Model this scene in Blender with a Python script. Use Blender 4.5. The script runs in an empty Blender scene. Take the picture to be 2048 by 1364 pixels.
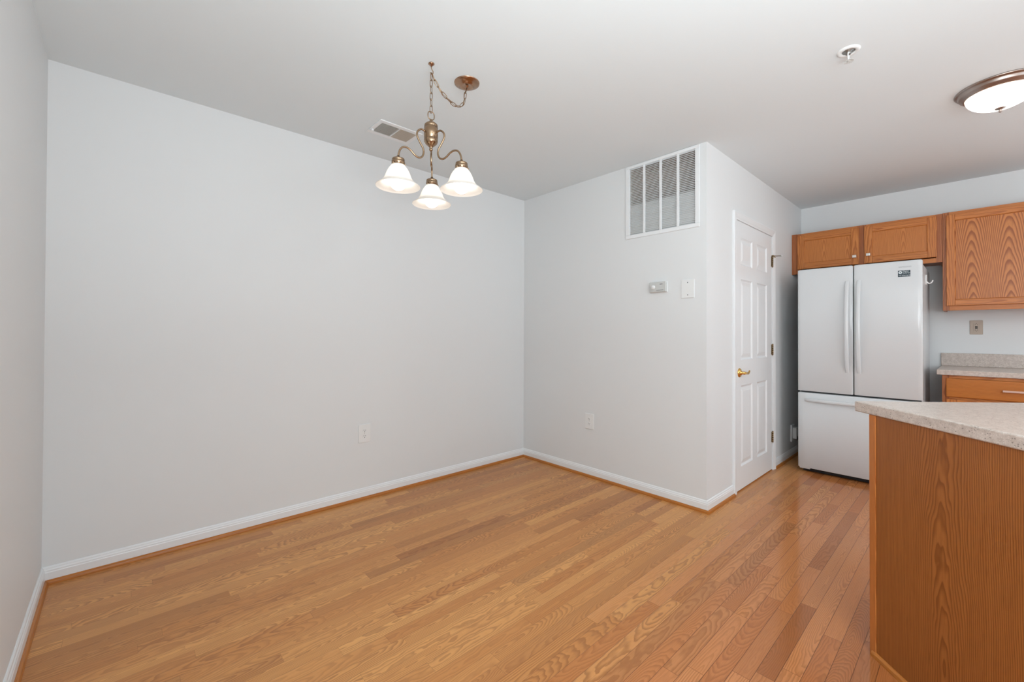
import bpy, bmesh, math, random
from mathutils import Vector, Matrix
random.seed(7)
sc = bpy.context.scene
COL = sc.collection

# ------------------------------------------------------------------ camera
L_, W2Y, X4, H = 3.098, -1.726, 2.243, 2.44      # left wall x=-L_, closet corner y, kitchen wall x, ceiling
YF = -6.0                                        # wall behind the camera
cd = bpy.data.cameras.new('camera'); cam = bpy.data.objects.new('camera', cd); COL.objects.link(cam)
yaw, pitch, roll = .742456, .0084045, .0037132
f = Vector((math.sin(yaw)*math.cos(pitch), math.cos(yaw)*math.cos(pitch), math.sin(pitch)))
r = Vector((math.cos(yaw), -math.sin(yaw), 0)); u = r.cross(f)
r2 = r*math.cos(roll)+u*math.sin(roll); u2 = -r*math.sin(roll)+u*math.cos(roll)
M = Matrix.Identity(4)
for i in range(3):
    M[i][0], M[i][1], M[i][2] = r2[i], u2[i], -f[i]
M.translation = Vector((-2.83494, -2.92165, 1.16927))
cam.matrix_world = M
cd.sensor_width = 36; cd.lens = 851.07/2048*36; cd.shift_y = -22.44/2048; cd.clip_start = .01
sc.camera = cam

# ------------------------------------------------------------------ light and exposure
sc.view_settings.view_transform = 'Standard'; sc.view_settings.look = 'None'
sc.view_settings.gamma = 1; sc.view_settings.use_curve_mapping = False
sc.view_settings.exposure = 0.0
wd = bpy.data.worlds.new('world'); sc.world = wd; wd.use_nodes = True
wd.node_tree.nodes['Background'].inputs[0].default_value = (.75, .85, 1, 1)
wd.node_tree.nodes['Background'].inputs[1].default_value = 1.0
def area(name, loc, rot, sx, sy, power, col):
    l = bpy.data.lights.new(name, 'AREA'); l.shape = 'RECTANGLE'; l.size = sx; l.size_y = sy
    l.energy = power; l.color = col
    o = bpy.data.objects.new(name, l); COL.objects.link(o); o.location = loc; o.rotation_euler = rot
    return o
def point(name, loc, power, col, rad):
    l = bpy.data.lights.new(name, 'POINT'); l.energy = power; l.color = col; l.shadow_soft_size = rad
    o = bpy.data.objects.new(name, l); COL.objects.link(o); o.location = loc
    return o
DAY = (.85, .955, 1.0)
area('daylight_window', (-1.2, YF+.03, 1.25), (math.pi/2, 0, 0), 2.6, 1.9, 30, DAY)
area('daylight_side_window', (-L_+.02, -4.15, 1.35), (math.pi/2, 0, -math.pi/2), 1.5, 1.3, 13, DAY)
# added upward fill lights, standing in for flashes bounced off the ceiling
area('upward_fill', (-2.5, -4.1, 1.2), (math.pi, 0, 0), .8, .8, 41, DAY)
area('upward_fill_near', (-2.6, -3.25, 1.0), (math.pi, 0, 0), .7, .7, 42, DAY)
area('kitchen_side_fill', (X4-.03, -4.7, 1.45), (math.pi/2, 0, math.pi/2), 1.4, 1.1, 13, DAY)  # added fill that brightens the left wall; no known window there
area('upward_fill_kitchen', (1.0, -4.6, 1.0), (math.pi, 0, 0), .9, .9, 4, DAY)  # added upward fill for the kitchen end
point('living_room_lamp', (-1.06, -4.7, 2.25), 9, (.95, .97, .97), .16)

# ------------------------------------------------------------------ material helpers
def srgb(r_, g_, b_):
    c = []
    for v in (r_, g_, b_):
        v /= 255; c.append(v/12.92 if v <= .04045 else ((v+.055)/1.055)**2.4)
    return (*c, 1)
MATS = {}
def base_mat(name):
    m = bpy.data.materials.new(name); m.use_nodes = True
    MATS[name] = m
    return m, m.node_tree, m.node_tree.nodes['Principled BSDF']
def simple(name, col, rough=.5, metal=0, spec=.5, coat=0, bump=0, bscale=400, var=.03):
    m, nt, b = base_mat(name)
    tc = nt.nodes.new('ShaderNodeTexCoord'); n = nt.nodes.new('ShaderNodeTexNoise')
    n.inputs['Scale'].default_value = 6; nt.links.new(tc.outputs['Object'], n.inputs['Vector'])
    mx = nt.nodes.new('ShaderNodeMix'); mx.data_type = 'RGBA'
    mx.inputs[6].default_value = tuple(c*(1-var) for c in col[:3])+(1,)
    mx.inputs[7].default_value = tuple(min(1, c*(1+var)) for c in col[:3])+(1,)
    nt.links.new(n.outputs['Fac'], mx.inputs[0]); nt.links.new(mx.outputs[2], b.inputs['Base Color'])
    b.inputs['Roughness'].default_value = rough; b.inputs['Metallic'].default_value = metal
    b.inputs['Specular IOR Level'].default_value = spec; b.inputs['Coat Weight'].default_value = coat
    if bump:
        n2 = nt.nodes.new('ShaderNodeTexNoise'); n2.inputs['Scale'].default_value = bscale
        nt.links.new(tc.outputs['Object'], n2.inputs['Vector'])
        bp = nt.nodes.new('ShaderNodeBump'); bp.inputs['Strength'].default_value = bump; bp.inputs['Distance'].default_value = .001
        nt.links.new(n2.outputs['Fac'], bp.inputs['Height']); nt.links.new(bp.outputs[0], b.inputs['Normal'])
    return m
class G:
    """tiny expression builder for node graphs"""
    def __init__(s, nt): s.nt = nt
    def m(s, op, a, b=None, c=None):
        n = s.nt.nodes.new('ShaderNodeMath'); n.operation = op
        for i, v in enumerate((a, b, c)):
            if v is None: continue
            if isinstance(v, (int, float)): n.inputs[i].default_value = v
            else: s.nt.links.new(v, n.inputs[i])
        return n.outputs[0]
    def add(s, a, b): return s.m('ADD', a, b)
    def sub(s, a, b): return s.m('SUBTRACT', a, b)
    def mul(s, a, b): return s.m('MULTIPLY', a, b)
    def xyz(s, x, y, z):
        n = s.nt.nodes.new('ShaderNodeCombineXYZ')
        for i, v in enumerate((x, y, z)):
            if isinstance(v, (int, float)): n.inputs[i].default_value = v
            else: s.nt.links.new(v, n.inputs[i])
        return n.outputs[0]
    def noise(s, vec, scale=1, detail=2, rough=.5):
        n = s.nt.nodes.new('ShaderNodeTexNoise'); n.inputs['Scale'].default_value = scale
        n.inputs['Detail'].default_value = detail; n.inputs['Roughness'].default_value = rough
        s.nt.links.new(vec, n.inputs['Vector']); return n.outputs['Fac']
    def white(s, vec):
        n = s.nt.nodes.new('ShaderNodeTexWhiteNoise'); n.noise_dimensions = '3D'
        s.nt.links.new(vec, n.inputs['Vector'])
        q = s.nt.nodes.new('ShaderNodeSeparateXYZ'); s.nt.links.new(n.outputs['Color'], q.inputs[0])
        return q.outputs
    def ramp(s, v, lo, hi):
        n = s.nt.nodes.new('ShaderNodeMapRange'); n.interpolation_type = 'SMOOTHSTEP'
        n.inputs[1].default_value = lo; n.inputs[2].default_value = hi
        s.nt.links.new(v, n.inputs[0]); return n.outputs[0]
    def mix(s, fac, a, b):
        n = s.nt.nodes.new('ShaderNodeMix'); n.data_type = 'RGBA'
        for i, v in ((0, fac), (6, a), (7, b)):
            if isinstance(v, (int, float)): n.inputs[i].default_value = v
            elif isinstance(v, tuple): n.inputs[i].default_value = v
            else: s.nt.links.new(v, n.inputs[i])
        return n.outputs[2]
def grain(g, L, W, T, t0, slope, woff, freq, wob=1.0):
    """growth rings of a board: L along the grain, W across the face, T through it. Returns ring lines 0..1, pores 0..1, tone 0..1"""
    n1 = g.noise(g.xyz(g.mul(L, 2.2), g.mul(W, 7), T), 1, 3)
    n2 = g.noise(g.xyz(g.add(g.mul(L, 4.5), 31), g.mul(W, 22), g.mul(T, 3)), 1, 2)
    d = g.add(g.mul(g.sub(n1, .5), .055*wob), g.mul(g.sub(n2, .5), .012*wob))
    w = g.add(W, woff)
    t = g.add(g.add(g.add(T, t0), g.mul(L, slope)), d)
    rr = g.m('SQRT', g.add(g.mul(w, w), g.mul(t, t)))
    ph = g.m('FRACT', g.add(g.mul(rr, freq), 0))
    line = g.mul(g.ramp(ph, .25, .85), g.sub(1, g.ramp(ph, .86, 1.0)))
    pore = g.ramp(g.noise(g.xyz(g.mul(L, 16), g.mul(W, 620), g.mul(T, 620)), 1, 1), .56, .70)
    tone = g.noise(g.xyz(g.mul(L, 3), g.mul(W, 60), g.mul(T, 60)), 1, 2)
    return line, pore, tone
def wood(name, axes, light, dark, t0=.03, slope=.05, woff=0.0, freq=150, rough=.35, amt=.75, wob=1.0, off=(0, 0, 0), rep=0):
    """axes: which object axes are (length, width, thickness)"""
    m, nt, b = base_mat(name); g = G(nt)
    tc = nt.nodes.new('ShaderNodeTexCoord'); sp = nt.nodes.new('ShaderNodeSeparateXYZ')
    nt.links.new(tc.outputs['Object'], sp.inputs[0])
    q = [g.add(sp.outputs['XYZ'.index(a)], off[i]) for i, a in enumerate(axes)]
    if rep:
        q[1] = g.mul(g.sub(g.m('FRACT', g.add(g.m('DIVIDE', q[1], rep), .5)), .5), rep)
    line, pore, tone = grain(g, q[0], q[1], q[2], t0, slope, woff, freq, wob)
    mid = g.mix(g.mul(tone, .5), light, dark)
    c = g.mix(g.mul(line, amt), mid, dark)
    c = g.mix(g.mul(pore, .30), c, tuple(v*.6 for v in dark[:3])+(1,))
    nt.links.new(c, b.inputs['Base Color']); b.inputs['Roughness'].default_value = rough
    b.inputs['Specular IOR Level'].default_value = .4
    return m

# wall, ceiling, trim
M_wall = simple('wall_paint', (.805, .81, .81, 1), .55, spec=.3, bump=.08, bscale=900, var=.004)
M_ceil = simple('ceiling_paint', (.80, .84, .855, 1), .75, spec=.2, var=.004)
M_trim = simple('trim_paint', (.86, .865, .87, 1), .32, var=.004)
M_plate = simple('white_plastic', (.86, .86, .85, 1), .35, var=.005)
M_thermo = simple('thermostat_plastic', (.62, .62, .60, 1), .4, var=.01)
M_dark = simple('black_plastic', (.012, .012, .013, 1), .5)
M_slot = simple('slot_black', (.03, .03, .03, 1), .6)
M_beige = simple('beige_plastic', (.50, .40, .32, 1), .4, var=.01)
M_fridge = simple('fridge_enamel', (.74, .755, .765, 1), .11, spec=.5, var=.003)
M_fside = simple('fridge_side_enamel', (.70, .71, .72, 1), .32, bump=.1, bscale=700, var=.003)
M_gasket = simple('gasket_grey', (.08, .08, .085, 1), .6)
M_brass = simple('antique_brass', (.36, .245, .155, 1), .22, metal=1, var=.08)
M_canopy = simple('bronze_canopy', (.42, .26, .17, 1), .22, metal=1, var=.06)
M_canopy_grey = simple('sprinkler_body_grey', (.30, .30, .29, 1), .4, metal=1)
M_gold = simple('polished_brass', (.80, .50, .16, 1), .16, metal=1, var=.05)
M_hinge = simple('aged_hinge_brass', (.33, .25, .15, 1), .3, metal=1, var=.2)
M_nickel = simple('satin_nickel', (.70, .67, .64, 1), .28, metal=1)
M_copper = simple('brushed_rose_metal', (.72, .52, .44, 1), .3, metal=1)
M_pan = simple('brushed_bronze_pan', (.38, .32, .29, 1), .36, metal=1, var=.05)
M_filter = simple('filter_grey', (.80, .80, .78, 1), .8, bump=.3, bscale=300)
M_dark_duct = simple('register_duct', (.035, .028, .02, 1), .8, var=.2)
M_duct = simple('duct_brown', (.60, .50, .43, 1), .8, var=.2)
M_tan = simple('register_tan', (.60, .52, .43, 1), .5)
M_navy = simple('sticker_navy', (.02, .045, .06, 1), .3)
M_ink = simple('sticker_ink', (.75, .80, .82, 1), .4)
M_mark = simple('wordmark_grey', (.55, .56, .57, 1), .35)
OL, OD = srgb(216, 138, 72), srgb(158, 82, 30)
M_oakV = wood('oak_vertical', 'ZYX', OL, OD, t0=.03, slope=.03, woff=.01, freq=190, off=(0, 0, -1.9), rep=.11, wob=.5)
M_oakH = wood('oak_horizontal', 'YZX', OL, OD, t0=.03, slope=.02, woff=.01, freq=190, off=(0, 0, -1.9), rep=.13, wob=.5)
M_panA = wood('oak_panel_small_left', 'ZYX', OL, OD, t0=.034, slope=.050, woff=0, freq=210, wob=.25, off=(0, -.02, -1.91), rep=.17, amt=.6)
M_panB = wood('oak_panel_small_right', 'ZYX', OL, OD, t0=.034, slope=.060, woff=0, freq=210, wob=.25, off=(0, .03, -1.91), rep=.21, amt=.6)
M_panC = wood('oak_panel_large', 'ZYX', srgb(216, 139, 76), srgb(148, 78, 32), t0=.075, slope=.080, woff=.0, freq=165, wob=.32, amt=1.0, off=(0, .02, -1.91), rep=.185)
M_drawer = wood('oak_drawer_front', 'YZX', srgb(206, 126, 52), srgb(156, 82, 24), t0=.08, slope=.02, woff=.03, freq=180, amt=.5, off=(0, 0, -1.62), wob=.5)
M_frame = wood('oak_face_frame', 'ZYX', srgb(190, 118, 70), srgb(132, 68, 30), t0=.02, slope=.02, woff=.02, freq=180, off=(0, 0, -1.92), rep=.12, wob=.6)
M_pen = wood('oak_veneer_peninsula', 'ZXY', srgb(176, 108, 52), srgb(120, 64, 20), t0=.03, slope=.045, woff=-.28, freq=185, wob=1.2, amt=.75)  # same oak as the cabinets, darkened in colour for the weaker light here
M_shoe = wood('oak_shoe_moulding', 'XYZ', srgb(196, 122, 50), srgb(150, 84, 28), t0=.2, slope=0.01, woff=.1, freq=90, amt=.4, rough=.3)

def speckle():
    m, nt, b = base_mat('speckled_solid_surface'); g = G(nt)
    tc = nt.nodes.new('ShaderNodeTexCoord')
    def vor(scale, lo, hi):
        v = nt.nodes.new('ShaderNodeTexVoronoi'); v.inputs['Scale'].default_value = scale
        nt.links.new(tc.outputs['Object'], v.inputs['Vector'])
        q = nt.nodes.new('ShaderNodeSeparateColor'); nt.links.new(v.outputs['Color'], q.inputs[0])
        sel = g.m('GREATER_THAN', q.outputs[0], .70)
        return g.mul(sel, g.sub(1, g.ramp(v.outputs['Distance'], lo, hi)))
    n = g.noise(tc.outputs['Object'], 55, 4, .7)
    c = g.mix(g.ramp(n, .3, .7), srgb(214, 200, 190), srgb(190, 174, 163))
    c = g.mix(g.mul(vor(150, .22, .36), .75), c, srgb(122, 108, 98))
    c = g.mix(g.mul(vor(230, .22, .36), .6), c, srgb(232, 224, 216))
    c = g.mix(g.mul(vor(330, .2, .36), .6), c, srgb(140, 126, 118))
    nt.links.new(c, b.inputs['Base Color']); b.inputs['Roughness'].default_value = .28
    return m
M_counter = speckle()

def floor_mat():
    m, nt, b = base_mat('oak_strip_floor'); g = G(nt)
    tc = nt.nodes.new('ShaderNodeTexCoord'); sp = nt.nodes.new('ShaderNodeSeparateXYZ')
    nt.links.new(tc.outputs['Object'], sp.inputs[0]); X, Y = sp.outputs[0], sp.outputs[1]
    bw = .0572
    yy = g.m('DIVIDE', g.add(Y, 2.402+.0572*200), bw)
    row = g.m('FLOOR', yy); fy = g.m('FRACT', yy)
    wr = g.white(g.xyz(row, 3.7, 1.3))
    ln = g.add(g.mul(wr[0], .35), .42)
    xx = g.add(g.m('DIVIDE', g.add(X, 20), ln), g.mul(wr[1], 17))
    bi = g.m('FLOOR', xx); fx = g.m('FRACT', xx)
    # some joints are dropped so that board lengths vary
    wj = g.white(g.xyz(row, g.m('FLOOR', g.mul(bi, .5)), 8.1))
    bid = g.add(g.mul(g.m('FLOOR', g.mul(bi, .5)), 2), g.mul(g.m('GREATER_THAN', wj[0], .55), g.m('MODULO', bi, 2)))
    w1 = g.white(g.xyz(row, bid, .5)); w2 = g.white(g.xyz(row, bid, 5.5)); w3 = g.white(g.xyz(row, bid, 9.5))
    W = g.mul(g.sub(fy, .5), bw)
    t0 = g.mul(g.sub(w1[0], .5), .12)
    sl = g.mul(g.m('POWER', g.m('ABSOLUTE', g.sub(g.mul(w1[1], 2), 1)), 1.8), .20)
    Lx = g.add(X, g.mul(w1[2], 9))
    Lc = g.sub(g.mul(fx, ln), g.mul(ln, .5))
    # ring pattern around each board's own axis
    n1 = g.noise(g.xyz(g.mul(Lx, 3.0), g.mul(Y, 9), g.mul(w2[0], 40)), 1, 3)
    n2 = g.noise(g.xyz(g.mul(Lx, 12), g.mul(Y, 30), g.mul(w2[1], 40)), 1, 2)
    t = g.add(g.add(t0, g.mul(Lc, sl)), g.add(g.mul(g.sub(n1, .5), .05), g.mul(g.sub(n2, .5), .010)))
    w = g.add(W, g.mul(g.sub(w2[2], .5), .05))
    rr = g.m('SQRT', g.add(g.mul(w, w), g.mul(t, t)))
    ph = g.m('FRACT', g.mul(rr, g.add(130, g.mul(w3[2], 90))))
    line = g.mul(g.ramp(ph, .2, .85), g.sub(1, g.ramp(ph, .87, 1.0)))
    pore = g.ramp(g.noise(g.xyz(g.mul(Lx, 18), g.mul(Y, 600), w1[0]), 1, 1), .55, .70)
    tone = g.noise(g.xyz(g.mul(Lx, 2.5), g.mul(Y, 70), w1[0]), 1, 2)
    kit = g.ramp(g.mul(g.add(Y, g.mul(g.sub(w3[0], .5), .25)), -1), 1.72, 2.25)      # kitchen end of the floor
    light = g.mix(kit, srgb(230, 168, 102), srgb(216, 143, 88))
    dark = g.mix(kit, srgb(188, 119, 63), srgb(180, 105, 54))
    c = g.mix(g.m('MINIMUM', g.add(g.mul(w3[1], .62), g.mul(tone, .30)), 1), light, dark)
    c = g.mix(g.mul(g.m('POWER', w2[0], 6), .40), c, srgb(128, 74, 42))              # a few dark boards
    c = g.mix(g.mul(line, g.add(.20, g.mul(w3[0], .42))), c, srgb(146, 88, 44))
    c = g.mix(g.mul(pore, .16), c, srgb(112, 62, 32))
    # joints between boards
    ey = g.m('MINIMUM', fy, g.sub(1, fy))
    seam = g.sub(1, g.ramp(ey, .006, .024))
    isj = g.m('GREATER_THAN', g.add(g.m('GREATER_THAN', wj[0], .55), g.sub(1, g.m('MODULO', bi, 2))), .5)
    ex = g.mul(fx, ln)
    endj = g.mul(g.sub(1, g.ramp(ex, .0006, .0020)), isj)
    jn = g.m('MAXIMUM', seam, endj)
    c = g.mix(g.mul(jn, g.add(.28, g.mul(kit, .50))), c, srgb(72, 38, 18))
    nt.links.new(c, b.inputs['Base Color'])
    nt.links.new(g.add(g.sub(.34, g.mul(kit, .22)), g.mul(g.sub(n1, .5), .05)), b.inputs['Roughness'])
    b.inputs['Specular IOR Level'].default_value = .40
    bp = nt.nodes.new('ShaderNodeBump'); bp.inputs['Strength'].default_value = .25; bp.inputs['Distance'].default_value = .0006
    hh = g.sub(g.add(g.mul(n2, .25), g.mul(w3[2], .3)), jn)
    nt.links.new(hh, bp.inputs['Height']); nt.links.new(bp.outputs[0], b.inputs['Normal'])
    return m
M_floor = floor_mat()

def glass_shade(name, tint, trans):
    m, nt, b = base_mat(name); out = nt.nodes['Material Output']
    b.inputs['Base Color'].default_value = tint; b.inputs['Roughness'].default_value = .35
    tr = nt.nodes.new('ShaderNodeBsdfTranslucent'); tr.inputs[0].default_value = tint
    mx = nt.nodes.new('ShaderNodeMixShader'); mx.inputs[0].default_value = trans
    nt.links.new(b.outputs[0], mx.inputs[1]); nt.links.new(tr.outputs[0], mx.inputs[2]); nt.links.new(mx.outputs[0], out.inputs[0])
    return m
M_shade = glass_shade('frosted_shade_glass', (.93, .90, .86, 1), .42)
M_dome = glass_shade('alabaster_dome_glass', (.95, .91, .87, 1), .62)
def emit(name, col, st):
    m, nt, b = base_mat(name)
    b.inputs['Base Color'].default_value = (.9, .9, .9, 1)
    b.inputs['Emission Color'].default_value = col; b.inputs['Emission Strength'].default_value = st
    return m
M_bulb = emit('lit_bulb', (1, .95, .88, 1), 6)
M_dbulb = emit('lit_dome_bulb', (1, .96, .90, 1), 35)

# ------------------------------------------------------------------ mesh helpers
class MB:
    def __init__(s): s.v, s.f, s.mi, s.sm = [], [], [], []
    def poly(s, pts, faces, mi=0, smooth=False):
        o = len(s.v); s.v += [tuple(p) for p in pts]
        for fc in faces: s.f.append(tuple(i+o for i in fc)); s.mi.append(mi); s.sm.append(smooth)
        return s
    def box(s, x0, x1, y0, y1, z0, z1, mi=0):
        x0, x1 = sorted((x0, x1)); y0, y1 = sorted((y0, y1)); z0, z1 = sorted((z0, z1))
        p = [(x, y, z) for z in (z0, z1) for y in (y0, y1) for x in (x0, x1)]
        return s.poly(p, [(0, 2, 3, 1), (4, 5, 7, 6), (0, 1, 5, 4), (2, 6, 7, 3), (0, 4, 6, 2), (1, 3, 7, 5)], mi)
    def lathe(s, prof, n=40, c=(0, 0, 0), axis='z', mi=0, smooth=True, a0=0.0):
        """prof: list of (radius, height); closed onto the axis where radius is 0"""
        o = len(s.v); rings = []
        for (rad, h) in prof:
            ring = []
            cnt = 1 if rad < 1e-6 else n
            for k in range(cnt):
                a = a0+2*math.pi*k/n; x, y = rad*math.cos(a), rad*math.sin(a)
                p = {'z': (x, y, h), 'x': (h, x, y), 'y': (y, h, x)}[axis]
                ring.append(len(s.v)); s.v.append((p[0]+c[0], p[1]+c[1], p[2]+c[2]))
            rings.append(ring)
        for A, B in zip(rings, rings[1:]):
            if len(A) == 1 and len(B) == 1: continue
            for k in range(n):
                k2 = (k+1) % n
                if len(A) == 1: fc = (A[0], B[k2], B[k])
                elif len(B) == 1: fc = (A[k], A[k2], B[0])
                else: fc = (A[k], A[k2], B[k2], B[k])
                s.f.append(fc); s.mi.append(mi); s.sm.append(smooth)
        return s
    def tube(s, pts, rad, n=10, closed=False, mi=0, flat=1.0):
        pts = [Vector(p) for p in pts]; N = len(pts); rings = []
        rads = rad if isinstance(rad, (list, tuple)) else [rad]*N
        prev = None
        for i, p in enumerate(pts):
            a = pts[(i-1) % N] if (closed or i > 0) else p
            b = pts[(i+1) % N] if (closed or i < N-1) else p
            t = (b-a).normalized()
            if prev is None:
                ref = Vector((0, 0, 1)) if abs(t.z) < .9 else Vector((1, 0, 0))
                nrm = t.cross(ref).normalized()
            else:
                nrm = (prev-t*prev.dot(t)).normalized()
            prev = nrm; bn = t.cross(nrm); ring = []
            for k in range(n):
                an = 2*math.pi*k/n
                q = p+nrm*math.cos(an)*rads[i]+bn*math.sin(an)*rads[i]*flat
                ring.append(len(s.v)); s.v.append(tuple(q))
            rings.append(ring)
        rng = range(N) if closed else range(N-1)
        for i in rng:
            A, B = rings[i], rings[(i+1) % N]
            for k in range(n):
                s.f.append((A[k], A[(k+1) % n], B[(k+1) % n], B[k])); s.mi.append(mi); s.sm.append(True)
        if not closed:
            s.f.append(tuple(reversed(rings[0]))); s.mi.append(mi); s.sm.append(False)
            s.f.append(tuple(rings[-1])); s.mi.append(mi); s.sm.append(False)
        return s
    def prism(s, poly2, a0, a1, axis='z', mi=0, smooth=False):
        """extrude a 2D outline along an axis; outline is (x,y) for z, (y,z) for x, (x,z) for y"""
        n = len(poly2)
        def P(p, a): return {'z': (p[0], p[1], a), 'x': (a, p[0], p[1]), 'y': (p[0], a, p[1])}[axis]
        pts = [P(p, a0) for p in poly2]+[P(p, a1) for p in poly2]
        faces = [tuple((k, (k+1) % n, n+(k+1) % n, n+k)) for k in range(n)]
        s.poly(pts, faces, mi, smooth); s.poly(pts, [tuple(reversed(range(n))), tuple(range(n, 2*n))], mi)
        return s
    def build(s, name, mats, parent=None, loc=(0, 0, 0), rotz=0, bevel=0, segs=2, **props):
        me = bpy.data.meshes.new(name); me.from_pydata(s.v, [], s.f)
        for m in (mats if isinstance(mats, (list, tuple)) else [mats]): me.materials.append(m)
        for p, mi, sm in zip(me.polygons, s.mi, s.sm): p.material_index = mi; p.use_smooth = sm
        bm = bmesh.new(); bm.from_mesh(me)
        bmesh.ops.recalc_face_normals(bm, faces=bm.faces); bm.to_mesh(me); bm.free(); me.update()
        o = bpy.data.objects.new(name, me); COL.objects.link(o)
        o.location = loc; o.rotation_euler = (0, 0, rotz)
        if parent: o.parent = parent
        if bevel:
            b = o.modifiers.new('bevel', 'BEVEL'); b.width = bevel; b.segments = segs; b.limit_method = 'ANGLE'; b.angle_limit = math.radians(40)
            b.harden_normals = False
        for k, v in props.items(): o[k] = v
        return o
def root(name, loc=(0, 0, 0), rotz=0, **props):
    o = bpy.data.objects.new(name, None); COL.objects.link(o); o.location = loc; o.rotation_euler = (0, 0, rotz)
    o.empty_display_size = .05
    for k, v in props.items(): o[k] = v
    return o
def copy_tree(o, parent=None):
    c = o.copy(); COL.objects.link(c); c.parent = parent
    for ch in list(o.children): copy_tree(ch, c)
    return c
def smooth_curve(pts, n=8):
    """Catmull-Rom through points"""
    pts = [Vector(p) for p in pts]; out = []
    P = [pts[0]*2-pts[1]]+pts+[pts[-1]*2-pts[-2]]
    for i in range(1, len(P)-2):
        a, b, c, d = P[i-1:i+3]
        for k in range(n):
            t = k/n
            out.append(.5*((2*b)+(c-a)*t+(2*a-5*b+4*c-d)*t*t+(3*b-a-3*c+d)*t**3))
    out.append(pts[-1]); return out
ST = dict(kind='structure')

# ------------------------------------------------------------------ room shell
T = .1
MB().box(-L_-T, X4+T, YF-T, T, -.08, 0).build('floor', M_floor, **ST)
MB().box(-L_-T, X4+T, YF-T, T, H, H+.08).build('ceiling', M_ceil, **ST)
MB().box(-L_-T, -L_, YF-T, T, 0, H).build('wall_left', M_wall, **ST)
MB().box(-L_, X4+T, 0, T, 0, H).build('wall_back', M_wall, **ST)
GY0, GY1, GZ0, GZ1 = -1.649, -1.152, 1.914, 2.414          # return grille opening
w = MB()
w.box(0, T, GY1, 0, 0, H); w.box(0, T, W2Y, GY0, 0, H); w.box(0, T, GY0, GY1, 0, GZ0); w.box(0, T, GY0, GY1, GZ1, H)
w.build('wall_right', M_wall, **ST)
DX0, DX1, DZ1 = .480, 1.320, 2.024                         # closet door opening
w = MB()
w.box(T, DX0, W2Y, W2Y+T, 0, H); w.box(DX1, X4, W2Y, W2Y+T, 0, H); w.box(DX0, DX1, W2Y, W2Y+T, DZ1, H)
w.build('wall_closet', M_wall, **ST)
MB().box(X4, X4+T, YF-T, 0, 0, H).build('wall_kitchen', M_wall, **ST)
WX0, WX1, WZ0, WZ1 = -2.6, .2, .25, 2.25
w = MB()
w.box(-L_, WX0, YF-T, YF, 0, H); w.box(WX1, X4, YF-T, YF, 0, H); w.box(WX0, WX1, YF-T, YF, 0, WZ0); w.box(WX0, WX1, YF-T, YF, WZ1, H)
w.build('wall_front', M_wall, **ST)
w = MB()
for x in (WX0, -1.23, WX1-.06): w.box(x, x+.06, YF-T, YF-.02, WZ0, WZ1)
w.box(WX0, WX1, YF-T, YF-.02, WZ0, WZ0+.06); w.box(WX0, WX1, YF-T, YF-.02, WZ1-.06, WZ1)
w.build('window_1', M_trim, **ST)
w = MB()
for y in (-4.93, -4.18, -3.43): w.box(-L_, -L_+.012, y, y+.06, .68, 2.02)
for z in (.68, 1.33, 1.96): w.box(-L_, -L_+.012, -4.93, -3.37, z, z+.06)
w.build('window_2', M_trim, **ST)
w = MB()
for y in (-5.43, -4.73, -4.03): w.box(X4-.012, X4, y, y+.06, .88, 2.02)
for z in (.88, 1.96): w.box(X4-.012, X4, -5.43, -3.97, z, z+.06)
w.build('added_window_3', M_trim, **ST)  # made-up window frame around the added kitchen fill light

# baseboards and shoe mouldings: one sweep per wall, mitred at the corners
BASE = [(0, 0), (.0125, 0), (.0125, .052), (.0105, .056), (.0105, .062), (.0070, .067), (.0060, .073), (.0025, .078), (0, .078)]
SHOE = [(.0115, 0), (.0255, 0)]+[(.0115+.0140*math.cos(a), .0195*math.sin(a)) for a in [math.radians(d) for d in (15, 30, 45, 60, 75, 90)]]
def run(name, prof, a, b, nrm, ma, mb, mat):
    """a,b: wall-line ends; nrm: into the room; ma/mb: how far the section shifts along the run per unit depth at each end"""
    a, b, n = Vector(a), Vector(b), Vector(nrm); d = (b-a).normalized(); k = len(prof)
    Lr = (b-a).length; mb_ = MB()
    # local frame: x along run, so the oak grain follows it
    pts = [(ma*o, o, z) for o, z in prof]+[(Lr+mb*o, o, z) for o, z in prof]
    faces = [(i, (i+1) % k, k+(i+1) % k, k+i) for i in range(k)]+[tuple(range(k)), tuple(range(k, 2*k))]
    mb_.poly(pts, faces)
    rot = math.atan2(d.y, d.x)
    if abs((-math.sin(rot))*n.x+math.cos(rot)*n.y+1) < 1e-3:      # normal on the other side: flip y
        mb_.v = [(x, -y, z) for x, y, z in mb_.v]
    return mb_.build(name, mat, loc=(a.x, a.y, 0), rotz=rot, **ST)
A_, B_, C_ = (-L_, 0), (0, 0), (0, W2Y)
CX0, CX1 = .437, 1.372                                   # casing outer edges
for prof, mat, nm in ((BASE, M_trim, 'baseboard'), (SHOE, M_shoe, 'trim')):
    N = (lambda s, i: f'{nm}_{s}') if nm == 'baseboard' else (lambda s, i: f'trim_{i}')
    run(N('left', 1), prof, (-L_, YF), A_, (1, 0), 1 if 0 else 0, -1, mat)
    run(N('back', 2), prof, A_, B_, (0, -1), 1, -1, mat)
    run(N('right', 3), prof, B_, C_, (-1, 0), 1, 1, mat)
    run(N('closet', 4), prof, C_, (CX0, W2Y), (0, -1), -1, 0, mat)
    run(N('closet_end', 5), prof, (CX1, W2Y), (X4, W2Y), (0, -1), 0, -1, mat)
    run(N('kitchen', 6), prof, (X4, W2Y), (X4, -2.75), (-1, 0), 1, 0, mat)

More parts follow.
